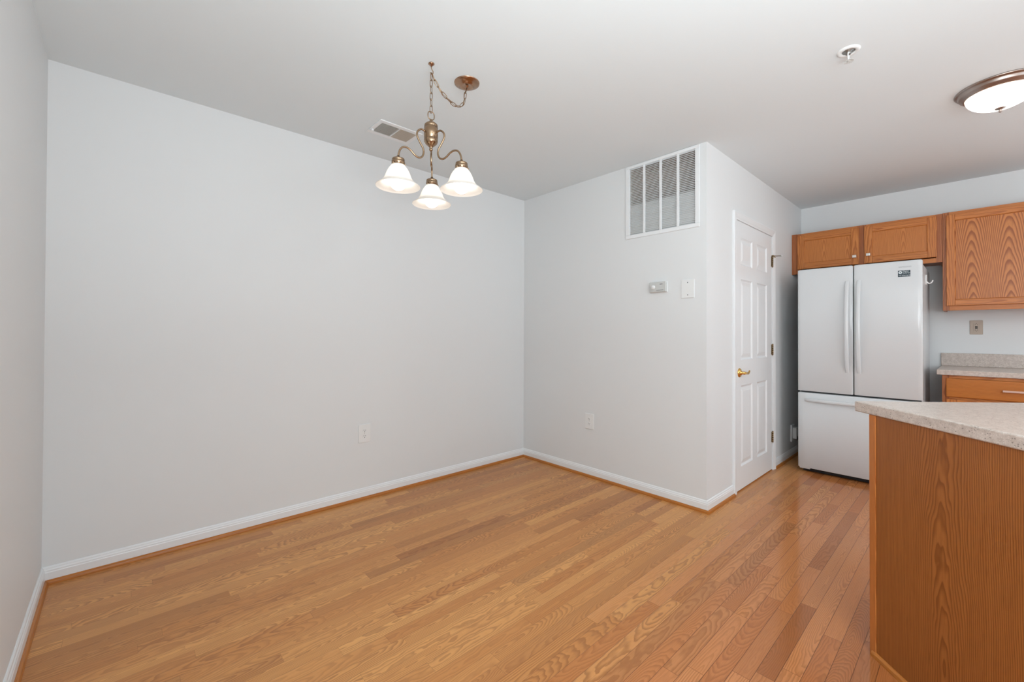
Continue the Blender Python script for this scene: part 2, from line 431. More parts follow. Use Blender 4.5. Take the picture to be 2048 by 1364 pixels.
# ------------------------------------------------------------------ closet door
door = root('door_1', (0, W2Y, 0), **ST)
LX0, LX1, LZ0, LZ1 = .497, 1.304, .010, 2.009
cols = [(.590, .835), (.937, 1.178)]
rows = [(.179, .784), (.976, 1.583), (1.69, 1.897)]
def leaf():
    """door slab with six sunk and raised panels"""
    m = MB(); yf, yb = -.004, .031
    xs = [LX0]+[v for c in cols for v in c]+[LX1]; zs = [LZ0]+[v for c in rows for v in c]+[LZ1]
    for i in range(len(xs)-1):
        for j in range(len(zs)-1):
            x0, x1, z0, z1 = xs[i], xs[i+1], zs[j], zs[j+1]
            if i % 2 == 1 and j % 2 == 1:
                rings = [(0, yf), (.004, yf+.004), (.012, yf+.009), (.019, yf+.009), (.045, yf+.002)]
                prev = None
                for (ins, y) in rings:
                    cur = [(x0+ins, y, z0+ins), (x1-ins, y, z0+ins), (x1-ins, y, z1-ins), (x0+ins, y, z1-ins)]
                    if prev:
                        m.poly(prev+cur, [(k, (k+1) % 4, 4+(k+1) % 4, 4+k) for k in range(4)])
                    prev = cur
                m.poly(prev, [(0, 1, 2, 3)])
            else:
                m.poly([(x0, yf, z0), (x1, yf, z0), (x1, yf, z1), (x0, yf, z1)], [(0, 1, 2, 3)])
    m.poly([(LX0, yf, LZ0), (LX1, yf, LZ0), (LX1, yf, LZ1), (LX0, yf, LZ1), (LX0, yb, LZ0), (LX1, yb, LZ0), (LX1, yb, LZ1), (LX0, yb, LZ1)],
           [(0, 1, 5, 4), (1, 2, 6, 5), (2, 3, 7, 6), (3, 0, 4, 7), (4, 5, 6, 7)])
    return m
leaf().build('door_leaf', M_trim, door)
# jamb with stop
j = MB()
j.box(DX0, DX0+.013, 0, T, 0, DZ1-.012); j.box(DX1-.013, DX1, 0, T, 0, DZ1-.012); j.box(DX0, DX1, 0, T, DZ1-.012, DZ1)
j.box(DX0+.013, DX0+.025, .038, .07, 0, DZ1-.012); j.box(DX1-.025, DX1-.013, .038, .07, 0, DZ1-.012)
j.build('jamb', M_trim, door)
# colonial casing, mitred
CP = [(0, 0), (0, -.010), (.008, -.0115), (.014, -.010), (.020, -.0125), (.036, -.0155), (.046, -.0175), (.055, -.0175), (.0575, -.015), (.0575, 0)]
ci = .0575
m = MB(); k = len(CP)
xi0, xi1, zi = CX0+ci, CX1-ci, 2.016
secs = [[(xi0-a, y, 0) for a, y in CP], [(xi0-a, y, zi+a) for a, y in CP], [(xi1+a, y, zi+a) for a, y in CP], [(xi1+a, y, 0) for a, y in CP]]
o = [p for s_ in secs for p in s_]
m.poly(o, [(q*k+i, q*k+(i+1) % k, (q+1)*k+(i+1) % k, (q+1)*k+i) for q in range(3) for i in range(k)]+[tuple(range(k)), tuple(range(3*k, 4*k))])
m.build('casing', M_trim, door)
MB().box(DX0+.013, DX1-.013, -.004, T, 0, .007).build('threshold', M_shoe, door)
for z in (1.797, 1.038, .287):                          # butt hinges
    h = MB()
    for q in range(5):
        h.tube([(1.3075, -.0105, z-.044+q*.0178), (1.3075, -.0105, z-.044+q*.0178+.0168)], .0062, 12)
    h.lathe([(0, .050), (.004, .049), (.0062, .045), (.0062, .044)], 12, (1.3075, -.0105, z))
    h.lathe([(.0062, -.045), (.004, -.049), (0, -.05)], 12, (1.3075, -.0105, z))
    h.box(1.288, 1.3075, -.0065, -.004, z-.044, z+.044); h.box(1.3075, 1.320, -.012, -.0095, z-.044, z+.044)
    h.build('hinge', M_hinge, door)
h = MB()                                                 # hinge-pin stop
h.tube([(1.3075, -.0105, 1.845), (1.3075, -.0105, 1.853)], .010, 12)
h.tube([(1.3075, -.0105, 1.849), (1.340, -.022, 1.849), (1.395, -.052, 1.853)], .0032, 8)
h.tube([(1.3075, -.012, 1.849), (1.318, -.030, 1.832)], .004, 8)
ds = h.build('door_stop', M_hinge, door)
MB().tube([(1.393, -.051, 1.853), (1.402, -.057, 1.854)], .008, 12).build('bumper', M_plate, ds)
# lever handle
hd = root('door_handle', (0, 0, 0)); hd.parent = door
LXc, LZc = .556, .882
hr = MB().lathe([(.034, -.004), (.034, -.008), (.030, -.013), (.022, -.015), (.014, -.020), (.011, -.030), (.011, -.046), (0, -.048)], 28, (LXc, 0, LZc), 'y')
hr.build('rosette', M_gold, hd)
lv = smooth_curve([(LXc-.004, -.045, LZc), (LXc+.03, -.046, LZc-.002), (LXc+.055, -.046, LZc-.006), (LXc+.075, -.045, LZc-.001), (LXc+.092, -.043, LZc+.010), (LXc+.105, -.040, LZc+.010), (LXc+.110, -.039, LZc+.004)], 6)
nn = len(lv)
MB().tube(lv, [.0105-.0065*(i/nn)**.8 for i in range(nn)], 12).build('lever', M_gold, hd)
MB().box(LX0-.001, LX0+.004, -.0062, -.003, LZc-.028, LZc+.028).build('latch_plate', M_hinge, door)

# ------------------------------------------------------------------ return air grille high on the wall
gr = root('return_air_grille', (0, -1.400, 2.164), label='large white four-column louvred return air grille high on the wall under the ceiling', category='air grille')
y0, y1, z0, z1 = -.281, .283, -.278, .2745
iy0, iy1, iz0, iz1 = -.2505, .2495, -.251, .2525
m = MB()
m.box(-.008, 0, y0, y1, z0, iz0); m.box(-.008, 0, y0, y1, iz1, z1); m.box(-.008, 0, y0, iy0, iz0, iz1); m.box(-.008, 0, iy1, y1, iz0, iz1)
m.build('frame', M_trim, gr, bevel=.003)
mull = [.1285, -.0015, -.1305]                            # columns, left to right in the photo
for c in mull: MB().box(-.008, .004, c-.0085, c+.0085, iz0, iz1).build('mullion', M_trim, gr, bevel=.002)
ed = [iy1]+mull+[iy0]
for q in range(4):
    a = ed[q]-(.0085 if q else 0); b = ed[q+1]+(.0085 if q < 3 else 0)
    s = MB(); n = 42; p = (iz1-iz0)/n
    for i in range(n):
        zc = iz0+p*(i+.5); t = .0008
        s.poly([(-.004, a, zc-.0062), (-.004, b, zc-.0062), (.008, b, zc+.0042), (.008, a, zc+.0042),
                (-.004, a, zc-.0062+t*2), (-.004, b, zc-.0062+t*2), (.008, b, zc+.0042+t), (.008, a, zc+.0042+t)],
               [(0, 1, 2, 3), (4, 5, 6, 7), (0, 1, 5, 4), (2, 3, 7, 6), (0, 3, 7, 4), (1, 2, 6, 5)])
    s.build('louver', M_trim, gr)
m = MB(); dd = .16
m.box(dd, dd+.01, iy0, iy1, iz0, iz1); m.box(.01, dd, iy0, iy0+.004, iz0, iz1); m.box(.01, dd, iy1-.004, iy1, iz0, iz1)
m.box(.01, dd, iy0, iy1, iz1-.004, iz1); m.box(.01, dd, iy0, iy1, iz0, iz0+.004)
m.build('duct', M_duct, gr)
MB().box(.014, .03, iy0+.004, iy1-.004, iz0+.004, -.02).build('filter', M_filter, gr, label='grey filter behind the lower louvres')
for (yy, zz) in ((-.266, .03), (.266, .03), (0, .264), (0, -.265)):
    MB().lathe([(0, -.0095), (.003, -.0092), (.0038, -.008)], 12, (0, yy, zz), 'x').build('screw', M_plate, gr)

# ------------------------------------------------------------------ thermostat, blank plate, outlets
th = root('thermostat', (0, -1.390, 1.503), label='small off-white wall thermostat with a round dial beside the blank plate', category='thermostat')
MB().box(-.006, 0, -.066, .066, -.039, .039).build('backplate', M_plate, th, bevel=.003)
MB().box(-.026, -.006, -.062, .062, -.036, .037).build('cover', M_thermo, th, bevel=.004)
MB().box(-.0275, -.026, -.050, .058, -.030, .030).build('face', M_thermo, th, bevel=.0007)
MB().lathe([(0, -.038), (.013, -.037), (.0145, -.034), (.0145, -.026)], 28, (0, .030, 0), 'x').build('dial', M_plate, th)
MB().box(-.0282, -.0274, -.040, -.018, .017, .021).build('display_mark', M_gasket, th)
MB().box(-.0282, -.0274, -.046, .008, -.024, -.022).build('scale_mark', M_gasket, th)

bp_ = root('blank_wall_plate', (0, -1.600, 1.477), label='blank white wall plate with two screws right of the thermostat', category='wall plate')
MB().box(-.006, 0, -.046, .046, -.063, .063).build('plate', M_plate, bp_, bevel=.004, segs=3)
for z in (.042, -.042):
    MB().lathe([(0, -.0075), (.0030, -.0072), (.0034, -.006)], 12, (0, 0, z), 'x').build('screw', M_slot, bp_)

def outlet(name, loc, rotz, label, mat, w_, h_, dark=M_slot):
    """duplex outlet facing local -x"""
    t = root(name, loc, rotz, label=label, category='outlet', group='white duplex outlets low on the dining walls')
    MB().box(-.006, 0, -w_/2, w_/2, -h_/2, h_/2).build('cover_plate', mat, t, bevel=.003, segs=3)
    for z in (.0195, -.0195):
        oc = [(.017*math.cos(a), z+.0135*math.sin(a)) for a in [math.radians(k*20) for k in range(18)]]
        rc = MB().prism(oc, -.0078, -.005, 'x').build('receptacle', mat, t)
        MB().box(-.0082, -.0077, .0045, .0068, z-.001, z+.0075).build('slot', dark, rc)
        MB().box(-.0082, -.0077, -.0068, -.0045, z-.001, z+.0065).build('slot', dark, rc)
        MB().lathe([(0, -.0082), (.0026, -.0082), (.0026, -.0077)], 12, (0, 0, z-.0075), 'x').build('ground_hole', dark, rc)
    MB().lathe([(0, -.0075), (.0025, -.0070), (.003, -.006)], 12, (0, 0, 0), 'x').build('screw', M_nickel, t)
    return t
outlet('electrical_outlet', (0, -.779, .451), 0, 'white duplex outlet low on the wall below the return air grille', M_plate, .087, .128)
outlet('electrical_outlet', (-1.566, 0, .460), math.pi/2, 'white duplex outlet low on the long back wall under the chandelier', M_plate, .087, .128)
go = root('electrical_outlet', (X4, -2.925, 1.231), label='beige outlet with two dark buttons between the wall cabinet and the rear worktop', category='outlet')
MB().box(-.006, 0, -.036, .036, -.057, .057).build('cover_plate', M_beige, go, bevel=.003)
MB().box(-.0085, -.005, -.0165, .0165, -.033, .033).build('receptacle', M_beige, go, bevel=.001)
for z in (.0055, -.0055): MB().box(-.010, -.008, -.0075, .0075, z-.0042, z+.0042).build('button', M_slot, go, bevel=.0008)
for z in (.021, -.021):
    for y in (-.0065, .0065): MB().box(-.0092, -.0084, y-.0012, y+.0012, z-.0035, z+.0035).build('slot', M_slot, go)
    MB().lathe([(0, -.0092), (.0022, -.0092), (.0022, -.0084)], 10, (0, 0, z-(.0085 if z < 0 else -.0085)), 'x').build('ground_hole', M_slot, go)

fo = root('electrical_outlet', (1.905, W2Y, .228), label='white outlet with cord plugged in, low in the gap left of the refrigerator', category='outlet')
MB().box(-.048, .048, -.014, 0, -.080, .080).build('cover_plate', M_plate, fo, bevel=.003)
MB().box(-.026, .030, -.046, -.014, -.050, .055).build('receptacle', M_plate, fo, bevel=.004)
pc = root('power_cord', (1.905, W2Y-.046, .19), label='black power cord running from the low outlet behind the refrigerator', category='power cord')
MB().box(-.014, .014, -.022, .004, -.018, .012).build('plug', M_dark, pc, bevel=.004)
MB().tube(smooth_curve([(0, -.018, -.01), (.06, -.04, -.015), (.16, -.05, -.06), (.28, -.06, -.12), (.31, -.12, -.17)], 6), .0042, 8).build('cord', M_dark, pc)

# ------------------------------------------------------------------ ceiling register
rg = root('ceiling_register', (-1.571, -.4385, H), label='white and tan ceiling air register between the chandelier and the back wall', category='air vent')
m = MB(); X0, X1, Y0, Y1 = -.141, .141, -.101, .099; a0, a1, b0, b1 = -.117, .112, -.070, .068
m.box(X0, X1, Y0, b0, -.006, 0); m.box(X0, X1, b1, Y1, -.006, 0); m.box(X0, a0, b0, b1, -.006, 0); m.box(a1, X1, b0, b1, -.006, 0)
m.build('frame', M_trim, rg, bevel=.002)
for side, (sx0, sx1, tl) in enumerate(((a0, -.003, .0045), (.003, a1, -.0045))):
    s = MB(); n = 17; p = (sx1-sx0)/n
    for i in range(n):
        xc = sx0+p*(i+.5)
        s.poly([(xc-tl-.0004, b0, -.006), (xc-tl-.0004, b1, -.006), (xc+tl, b1, .008), (xc+tl, b0, .008),
                (xc-tl+.0012, b0, -.006), (xc-tl+.0012, b1, -.006), (xc+tl+.0012, b1, .008), (xc+tl+.0012, b0, .008)],
               [(0, 1, 2, 3), (4, 5, 6, 7), (0, 1, 5, 4), (2, 3, 7, 6), (0, 3, 7, 4), (1, 2, 6, 5)])
    s.build('louver', M_tan, rg)
MB().box(-.003, .003, b0, b1, -.0065, .006).build('centre_bar', M_trim, rg)
MB().box(a0, a1, b0, b1, .0085, .010).build('backing', M_dark_duct, rg)
MB().box(-.135, -.121, .035, .050, -.018, -.006).build('lever', M_trim, rg, bevel=.002)

# the register, sprinkler and lamps sit against the ceiling surface
# ------------------------------------------------------------------ sprinkler
sp = root('sprinkler_head', (-.447, -2.541, H), label='white pendent fire sprinkler on the ceiling left of the dome light', category='sprinkler')
MB().lathe([(.024, -.0015), (.026, -.006), (.034, -.0075), (.041, -.005), (.043, 0)], 36).build('escutcheon', M_plate, sp)
MB().lathe([(0, -.001), (.024, -.001), (.024, -.003), (.010, -.004), (.010, -.016), (.006, -.018), (0, -.018)], 20).build('body', M_canopy_grey, sp)
m = MB()
for sgn in (-1, 1):
    m.tube(smooth_curve([(sgn*.008, 0, -.010), (sgn*.011, 0, -.022), (sgn*.009, 0, -.032), (sgn*.002, 0, -.040)], 5), .0024, 8)
m.tube([(0, 0, -.038), (0, 0, -.047)], .004, 10)
m.build('frame_arm', M_trim, sp)
MB().tube([(0, 0, -.016), (0, 0, -.042)], .0016, 8).build('link', M_nickel, sp)
m = MB()
for q in range(12):
    a = q*math.pi/6; m.poly([(.005*math.cos(a-.2), .005*math.sin(a-.2), -.0455), (0.0195*math.cos(a-.2), 0.0195*math.sin(a-.2), -.0475), (0.0195*math.cos(a+.2), 0.0195*math.sin(a+.2), -.0475), (.005*math.cos(a+.2), .005*math.sin(a+.2), -.0455),
      (.005*math.cos(a-.2), .005*math.sin(a-.2), -.0465), (0.0195*math.cos(a-.2), 0.0195*math.sin(a-.2), -.0485), (0.0195*math.cos(a+.2), 0.0195*math.sin(a+.2), -.0485), (.005*math.cos(a+.2), .005*math.sin(a+.2), -.0465)],
      [(0, 1, 2, 3), (4, 5, 6, 7), (0, 1, 5, 4), (1, 2, 6, 5), (2, 3, 7, 6), (3, 0, 4, 7)])
m.lathe([(0, -.0455), (.007, -.0455), (.007, -.047), (0, -.0475)], 20)
m.build('deflector', M_thermo, sp)

# ------------------------------------------------------------------ kitchen dome light
dl = root('ceiling_dome_light', (.463, -3.011, H), label='lit round flush-mount ceiling light with frosted dome and bronze rim', category='ceiling light')
MB().lathe([(.150, 0), (.164, 0), (.165, -.004), (.162, -.008), (.155, -.010), (.152, -.013), (.150, -.022), (.147, -.027), (.140, -.030), (.136, -.036), (.130, -.040), (.125, -.039), (.122, -.034), (.120, 0)], 72).build('rim', M_pan, dl)
MB().lathe([(.126, -.034)]+[(.126*math.cos(a), -.034-.078*math.sin(a)) for a in [math.radians(q) for q in range(8, 89, 8)]]+[(0, -.112)], 72).build('dome_shade', M_dome, dl)
MB().lathe([(.012, -.107), (.020, -.1105), (.019, -.1135), (.010, -.117), (.0055, -.121), (.007, -.126), (.006, -.131), (0, -.134)], 24).build('finial', M_pan, dl)
for (dx, dy) in ((-.050, .032), (.050, -.032)):
    MB().lathe([(0, .030), (.014, .027), (.024, .016), (.028, 0), (.024, -.016), (.014, -.024), (0, -.028)], 20, (dx, dy, -.052)).build('bulb', M_dbulb, dl)

# ------------------------------------------------------------------ chandelier
CXc, CYc = -1.769, -1.191
ch = root('chandelier', (CXc, CYc, H), label='three-light brass chandelier with frosted bell shades hanging from a swagged chain', category='chandelier')
HZ = H
MB().lathe([(0, 0), (.014, 0), (.0145, -.003), (.011, -.006), (.006, -.008), (.004, -.014), (0, -.015)], 20).build('ceiling_hook_base', M_canopy, ch)
m = MB(); m.tube(smooth_curve([(0, 0, -.010), (.001, 0, -.024), (.009, 0, -.034), (.008, 0, -.046), (0, 0, -.050), (-.006, 0, -.044)], 6), .0022, 8)
m.build('ceiling_hook', M_brass, ch)
def link(m, a, b, ang, wid=.0078, rad=.0016, n=20):
    """oval chain link from a to b, turned by ang about its own axis"""
    a, b = Vector(a), Vector(b); c = (a+b)/2; d = (b-a).normalized(); hl = (b-a).length/2+.0034
    ref = Vector((0, 0, 1)) if abs(d.z) < .9 else Vector((.74, -.67, 0))
    s1 = d.cross(ref).normalized(); s2 = d.cross(s1); s = s1*math.cos(ang)+s2*math.sin(ang)
    pts = []
    for q in range(n):
        t = 2*math.pi*q/n; ex = math.copysign(abs(math.cos(t))**.75, math.cos(t)); ey = math.copysign(abs(math.sin(t))**.75, math.sin(t))
        pts.append(c+d*hl*ex+s*wid*.85*ey)
    m.tube(pts, rad, 7, closed=True)
m = MB(); ztop, zbot, nl = -.048, -.232, 6
for q in range(nl):
    za = ztop+(zbot-ztop)*q/nl; zb = ztop+(zbot-ztop)*(q+1)/nl
    link(m, (0, 0, za), (0, 0, zb), .35+(q % 2)*math.pi/2)
m.build('hanging_chain', M_brass, ch)
# swag to the canopy
cx, cy = -1.553-CXc, -1.179-CYc
sw = smooth_curve([(.002, 0, -.046), (.030, .002, -.085), (.075, .004, -.120), (.125, .007, -.142), (.165, .009, -.140), (.196, .011, -.108), (.206, .012, -.060), (cx, cy, -.026)], 16)
acc = [0]
for a, b in zip(sw, sw[1:]): acc.append(acc[-1]+(b-a).length)
def at(s):
    for i in range(len(acc)-1):
        if acc[i+1] >= s: return sw[i].lerp(sw[i+1], (s-acc[i])/max(acc[i+1]-acc[i], 1e-9))
    return sw[-1]
m = MB(); nl = 11
for q in range(nl): link(m, at(acc[-1]*q/nl), at(acc[-1]*(q+1)/nl), .5+(q % 2)*math.pi/2)
m.build('swag_chain', M_brass, ch)
cord = []
for q in range(60):
    p = at(acc[-1]*q/59); t = q/59
    cord.append(p+Vector((.006*math.sin(t*19), .003*math.cos(t*13), .007*math.sin(t*16+.6)))*(math.sin(math.pi*t)**.5 if t > 0 else 0))
MB().tube(cord, .0013, 7).build('cord', M_brass, ch)
MB().lathe([(0, -.026), (.007, -.025), (.009, -.019), (.013, -.017), (.020, -.019), (.030, -.021), (.037, -.018), (.043, -.010), (.054, -.008), (.063, -.004), (.064, 0)], 48, (cx, cy, 0)).build('canopy', M_canopy, ch)
# loop and body; heights are measured from the ceiling
m = MB()
link(m, (0, 0, -.232), (0, 0, -.262), .9, .0195, .0024, 28)
m.build('loop', M_brass, ch)
MB().lathe([(0, -.266), (.006, -.266), (.0075, -.270), (.006, -.275), (.010, -.279), (.022, -.283), (.0300, -.290), (.0318, -.297), (.0295, -.300), (.0295, -.303), (.0325, -.305), (.0325, -.352), (.0300, -.354), (.0300, -.358), (.0325, -.360), (.0318, -.372), (.026, -.382), (.016, -.390), (.009, -.396), (.0065, -.401), (.0085, -.405), (.0085, -.410), (.005, -.415), (0, -.416)], 40).build('body', M_brass, ch)
arm_prof = [(.030, -.330), (.050, -.326), (.068, -.340), (.071, -.362), (.057, -.388), (.041, -.412), (.038, -.434), (.047, -.454), (.064, -.461), (.083, -.454), (.100, -.440), (.120, -.431), (.140, -.434), (.153, -.448), (.1595, -.466), (.162, -.482)]
R0, ZR = .162, -.616
shade_prof = [(.0290, .094), (.0330, .088), (.0400, .079), (.0470, .067), (.0530, .053), (.0575, .040), (.0625, .031), (.0650, .027), (.0665, .023), (.0760, .015), (.0870, .007), (.0965, .0005), (.0975, -.0012)]
for wa in (99-42.54, 219-42.54, 339-42.54):
    # angles were read in the camera's frame: lateral axis turned by the yaw
    a = math.radians(wa); ca, sa = math.cos(a), math.sin(a)
    pts = smooth_curve([(rr*ca, rr*sa, z) for rr, z in arm_prof], 6)
    MB().tube(pts, .0044, 10).build('arm', M_brass, ch)
    c = (R0*ca, R0*sa, 0)
    MB().lathe([(0, -.478), (.006, -.479), (.008, -.484), (.016, -.489), (.026, -.493), (.0285, -.498), (.0265, -.501), (.0265, -.504), (.0295, -.506), (.0295, -.514), (.027, -.516), (.0275, -.526), (.025, -.527), (0, -.527)], 32, c).build('fitter', M_brass, ch)
    for q in range(3):
        b = a+.4+q*2*math.pi/3
        MB().lathe([(0, -.0045), (.003, -.004), (.003, .003)], 8, (c[0]+.030*math.cos(b), c[1]+.030*math.sin(b), -.519), 'x').build('thumb_screw', M_brass, ch)
    out = shade_prof; th_ = .0016
    inn = [(rr-th_, z+(.0002 if i else 0)) for i, (rr, z) in enumerate(out)][::-1]
    prof = out+[(.0965, -.0022)]+inn
    prof.append(prof[0])
    sh = MB().lathe([(rr, z+ZR) for rr, z in prof], 56, c).build('shade', M_shade, ch)
    MB().lathe([(.013, .090), (.013, .058)]+[(.0375*math.sin(t), .020-.038*math.cos(t)) for t in [math.radians(q) for q in range(160, 0, -12)]]+[(0, -.018)], 28, (c[0], c[1], ZR)).build('bulb', M_bulb, ch)

# ------------------------------------------------------------------ refrigerator
FX, FY0, FY1, FZ = 1.450, -2.662, -1.884, 1.722
fr = root('refrigerator', (1.85, -2.272, 0), label='white french-door refrigerator with bottom freezer standing under the short wall cabinet', category='refrigerator')
def F(o): o.parent = fr; o.location = (-1.85, 2.272, 0); return o
def kid(mb, name, mat, **k): return F(mb.build(name, mat, **k))
kid(MB().box(1.525, 2.20, FY0+.004, FY1-.004, .035, 1.700), 'body', M_fside, bevel=.006)
kid(MB().box(1.512, 1.5255, FY0+.012, FY1-.012, .05, 1.70), 'gasket', M_gasket)
kid(MB().box(1.50, 1.56, FY0+.03, FY1-.03, .006, .036), 'toe_grille', M_dark)
yc = -2.2645
def door_panel(y0, y1, z0, z1, bow0, bow1):
    """front skin slightly bowed; y0<y1"""
    n = 14; rr = .012; pts = []
    def fx(y):
        t = (y-FY0)/(FY1-FY0); return FX+.006*(2*t-1)**2
    ys = [y0+(y1-y0)*i/n for i in range(n+1)]
    prof = [(1.513, y0), (fx(y0)+rr, y0)]+[(fx(y0)+rr-rr*math.sin(a), y0+rr-rr*math.cos(a)) for a in [math.radians(q) for q in (20, 45, 70)]]
    prof += [(fx(y), y) for y in ys if y0+rr <= y <= y1-rr]
    prof += [(fx(y1)+rr-rr*math.sin(a), y1-rr+rr*math.cos(a)) for a in [math.radians(q) for q in (70, 45, 20)]]+[(fx(y1)+rr, y1), (1.513, y1)]
    m = MB(); k = len(prof)
    layers = [(z0, .004), (z0+.004, 0), (z1-.010, 0), (z1-.004, .003), (z1, .010)]
    pts = []
    for z, ins in layers:
        for x, y in prof: pts.append((x+ins if x < 1.5 else x, min(max(y, y0+ins), y1-ins), z))
    m.poly(pts, [(q*k+i, q*k+(i+1) % k, (q+1)*k+(i+1) % k, (q+1)*k+i) for q in range(len(layers)-1) for i in range(k)], smooth=True)
    m.poly(pts, [tuple(range(k)), tuple(range((len(layers)-1)*k, len(layers)*k))])
    return m
dR = kid(door_panel(FY0, yc-.0025, .690, FZ, 0, 0), 'door', M_fridge, label='right door of the refrigerator, with the dark sticker')
dL = kid(door_panel(yc+.0025, FY1, .690, FZ, 0, 0), 'door', M_fridge, label='left door of the refrigerator')
dF = kid(door_panel(FY0, FY1, .040, .676, 0, 0), 'freezer_drawer', M_fridge)
def vhandle(yc_, par):
    """bowed door handle seen as a flat bar"""
    n = 22; pts = []; z0, z1 = .862, 1.600
    for i in range(n+1):
        t = i/n; z = z0+(z1-z0)*t; b = math.sin(math.pi*t)**.55
        pts.append((z, FX+.004-.052*b))
    m = MB(); o = len(m.v); P = []
    w_, d_ = .0135, .016
    for z, x in pts:
        ring = []
        for q in range(12):
            a = 2*math.pi*q/12
            P.append((x+d_*.5*math.sin(a)*.9, yc_+w_*math.copysign(abs(math.cos(a))**.6, math.cos(a)), z))
    m.poly(P, [(i*12+q, i*12+(q+1) % 12, (i+1)*12+(q+1) % 12, (i+1)*12+q) for i in range(n) for q in range(12)], smooth=True)
    m.poly(P, [tuple(range(12)), tuple(range(n*12, n*12+12))])
    o = m.build('handle', M_fridge, par); return o
vhandle(-2.2265, dL); vhandle(-2.3000, dR)
n = 24; P = []; y0, y1 = -1.935, -2.612
for i in range(n+1):
    t = i/n; b = math.sin(math.pi*t)**.45
    for q in range(12):
        a = 2*math.pi*q/12
        P.append((FX+.006-.046*b+.0085*math.sin(a), y0+(y1-y0)*t, .617+.0135*math.copysign(abs(math.cos(a))**.7, math.cos(a))))
m = MB().poly(P, [(i*12+q, i*12+(q+1) % 12, (i+1)*12+(q+1) % 12, (i+1)*12+q) for i in range(n) for q in range(12)], smooth=True)
m.poly(P, [tuple(range(12)), tuple(range(n*12, n*12+12))]); m.build('handle', M_fridge, dF)
kid(MB().box(1.49, 1.60, FY0+.02, FY0+.10, 1.700, 1.722), 'hinge_cover', M_fridge, bevel=.004)
kid(MB().box(1.49, 1.60, FY1-.10, FY1-.02, 1.700, 1.722), 'hinge_cover', M_fridge, bevel=.004)
kid(MB().box(1.466, 1.52, FY1-.085, FY1-.010, .028, .040), 'lower_hinge', M_fridge, bevel=.002)
for yy in (FY0+.06, FY1-.06):
    for xx in (1.60, 2.12): kid(MB().lathe([(0, 0), (.020, 0), (.020, .010), (.010, .014), (.010, .036)], 16, (xx, yy, 0)), 'foot', M_dark)
def text(name, body, size, loc, par, mat, ext=.0002):
    c = bpy.data.curves.new(name, 'FONT'); c.body = body; c.size = size; c.extrude = ext; c.align_x = 'LEFT'
    c.materials.append(mat); tmp = bpy.data.objects.new(name, c)
    me = bpy.data.meshes.new_from_object(tmp); bpy.data.objects.remove(tmp)
    o = bpy.data.objects.new(name, me); COL.objects.link(o)
    o.rotation_euler = (math.pi/2, 0, -math.pi/2); o.location = loc; o.parent = par
    return o
sx = FX+.0012
st = MB().box(sx, sx+.003, -2.597, -2.529, 1.602, 1.649).build('sticker', M_navy, dR, label='small dark sticker with white lettering')
MB().lathe([(.0035, -.0006), (.0105, -.0006), (.0105, 0), (.0035, 0)], 28, (sx, -2.5420, 1.6345), 'x', smooth=False).build('round_logo', M_ink, st)
text('sticker_text', 'Digital\nInverter', .0125, (sx-.0004, -2.5555, 1.6375), st, M_ink)
text('sticker_text', '10 Warranty', .0125, (sx-.0004, -2.5325, 1.6080), st, M_ink)
text('wordmark', 'SAMSUNG', .0155, (sx-.0002, -2.5320, 1.6700), dR, M_mark)

hk = root('adhesive_hook', (1.80, FY0+.004, 1.600), label='white stick-on utility hook on the right side of the refrigerator', category='hook')
MB().prism([(.030*math.cos(math.radians(q)), .040*math.sin(math.radians(q))) for q in range(0, 360, 15)], -.008, 0, 'y').build('base', M_plate, hk, bevel=.003)
MB().tube(smooth_curve([(0, -.006, -.014), (0, -.020, -.030), (0, -.034, -.022), (0, -.040, -.006)], 6), .0045, 10).build('prong', M_plate, hk)

# ------------------------------------------------------------------ oak cabinets on the kitchen wall
KX = 1.920                                               # face frame plane; doors stand proud of it
def cab_door(par, y0, y1, z0, z1, pmat, name='door', sw_=.054, xk=KX, loc=(0, 0, 0)):
    """five-piece door: y0>y1 (left to right in the photo)"""
    xf, xb = xk-.019, xk-.0005; iy0_, iy1_, jz0, jz1 = y0-sw_, y1+sw_, z0+sw_, z1-sw_
    m = MB(); c = .0035
    def bar(ya, yb, za, zb, mi): m.box(xf, xb, ya, yb, za, zb, mi)
    bar(y0, iy0_, z0, z1, 0); bar(iy1_, y1, z0, z1, 0); bar(iy0_-.0002, iy1_+.0002, z0, jz0, 1); bar(iy0_-.0002, iy1_+.0002, jz1, z1, 1)
    d = m.build(name, [M_oakV, M_oakH], par, bevel=.0022)
    s = .004                                             # sloped inner edge and flat panel
    q = MB(); xo, xi = xf+.003, xf+.0085
    O = [(xo, iy0_, jz0), (xo, iy1_, jz0), (xo, iy1_, jz1), (xo, iy0_, jz1)]
    I = [(xi, iy0_-s, jz0+s), (xi, iy1_+s, jz0+s), (xi, iy1_+s, jz1-s), (xi, iy0_-s, jz1-s)]
    q.poly(O+I, [(k, (k+1) % 4, 4+(k+1) % 4, 4+k) for k in range(4)]+[(4, 5, 6, 7)])
    q.box(xi+.0005, xb-.001, iy0_+.001, iy1_-.001, jz0-.001, jz1+.001)
    pn = q.build('panel', pmat, d)
    cy_, cz_ = (iy0_+iy1_)/2, (jz0+jz1)/2
    for v in pn.data.vertices: v.co.y -= cy_; v.co.z -= cz_
    pn.location = (0, cy_, cz_)
    return d
def knob(par, y, z, xk=KX):
    x = xk-.019
    m = MB().tube([(x, y, z), (x-.014, y, z)], .0045, 10)
    m.box(x-.026, x-.013, y-.0145, y+.0135, z-.0120, z+.0120)
    return m.build('knob', M_nickel, par, bevel=.0022)
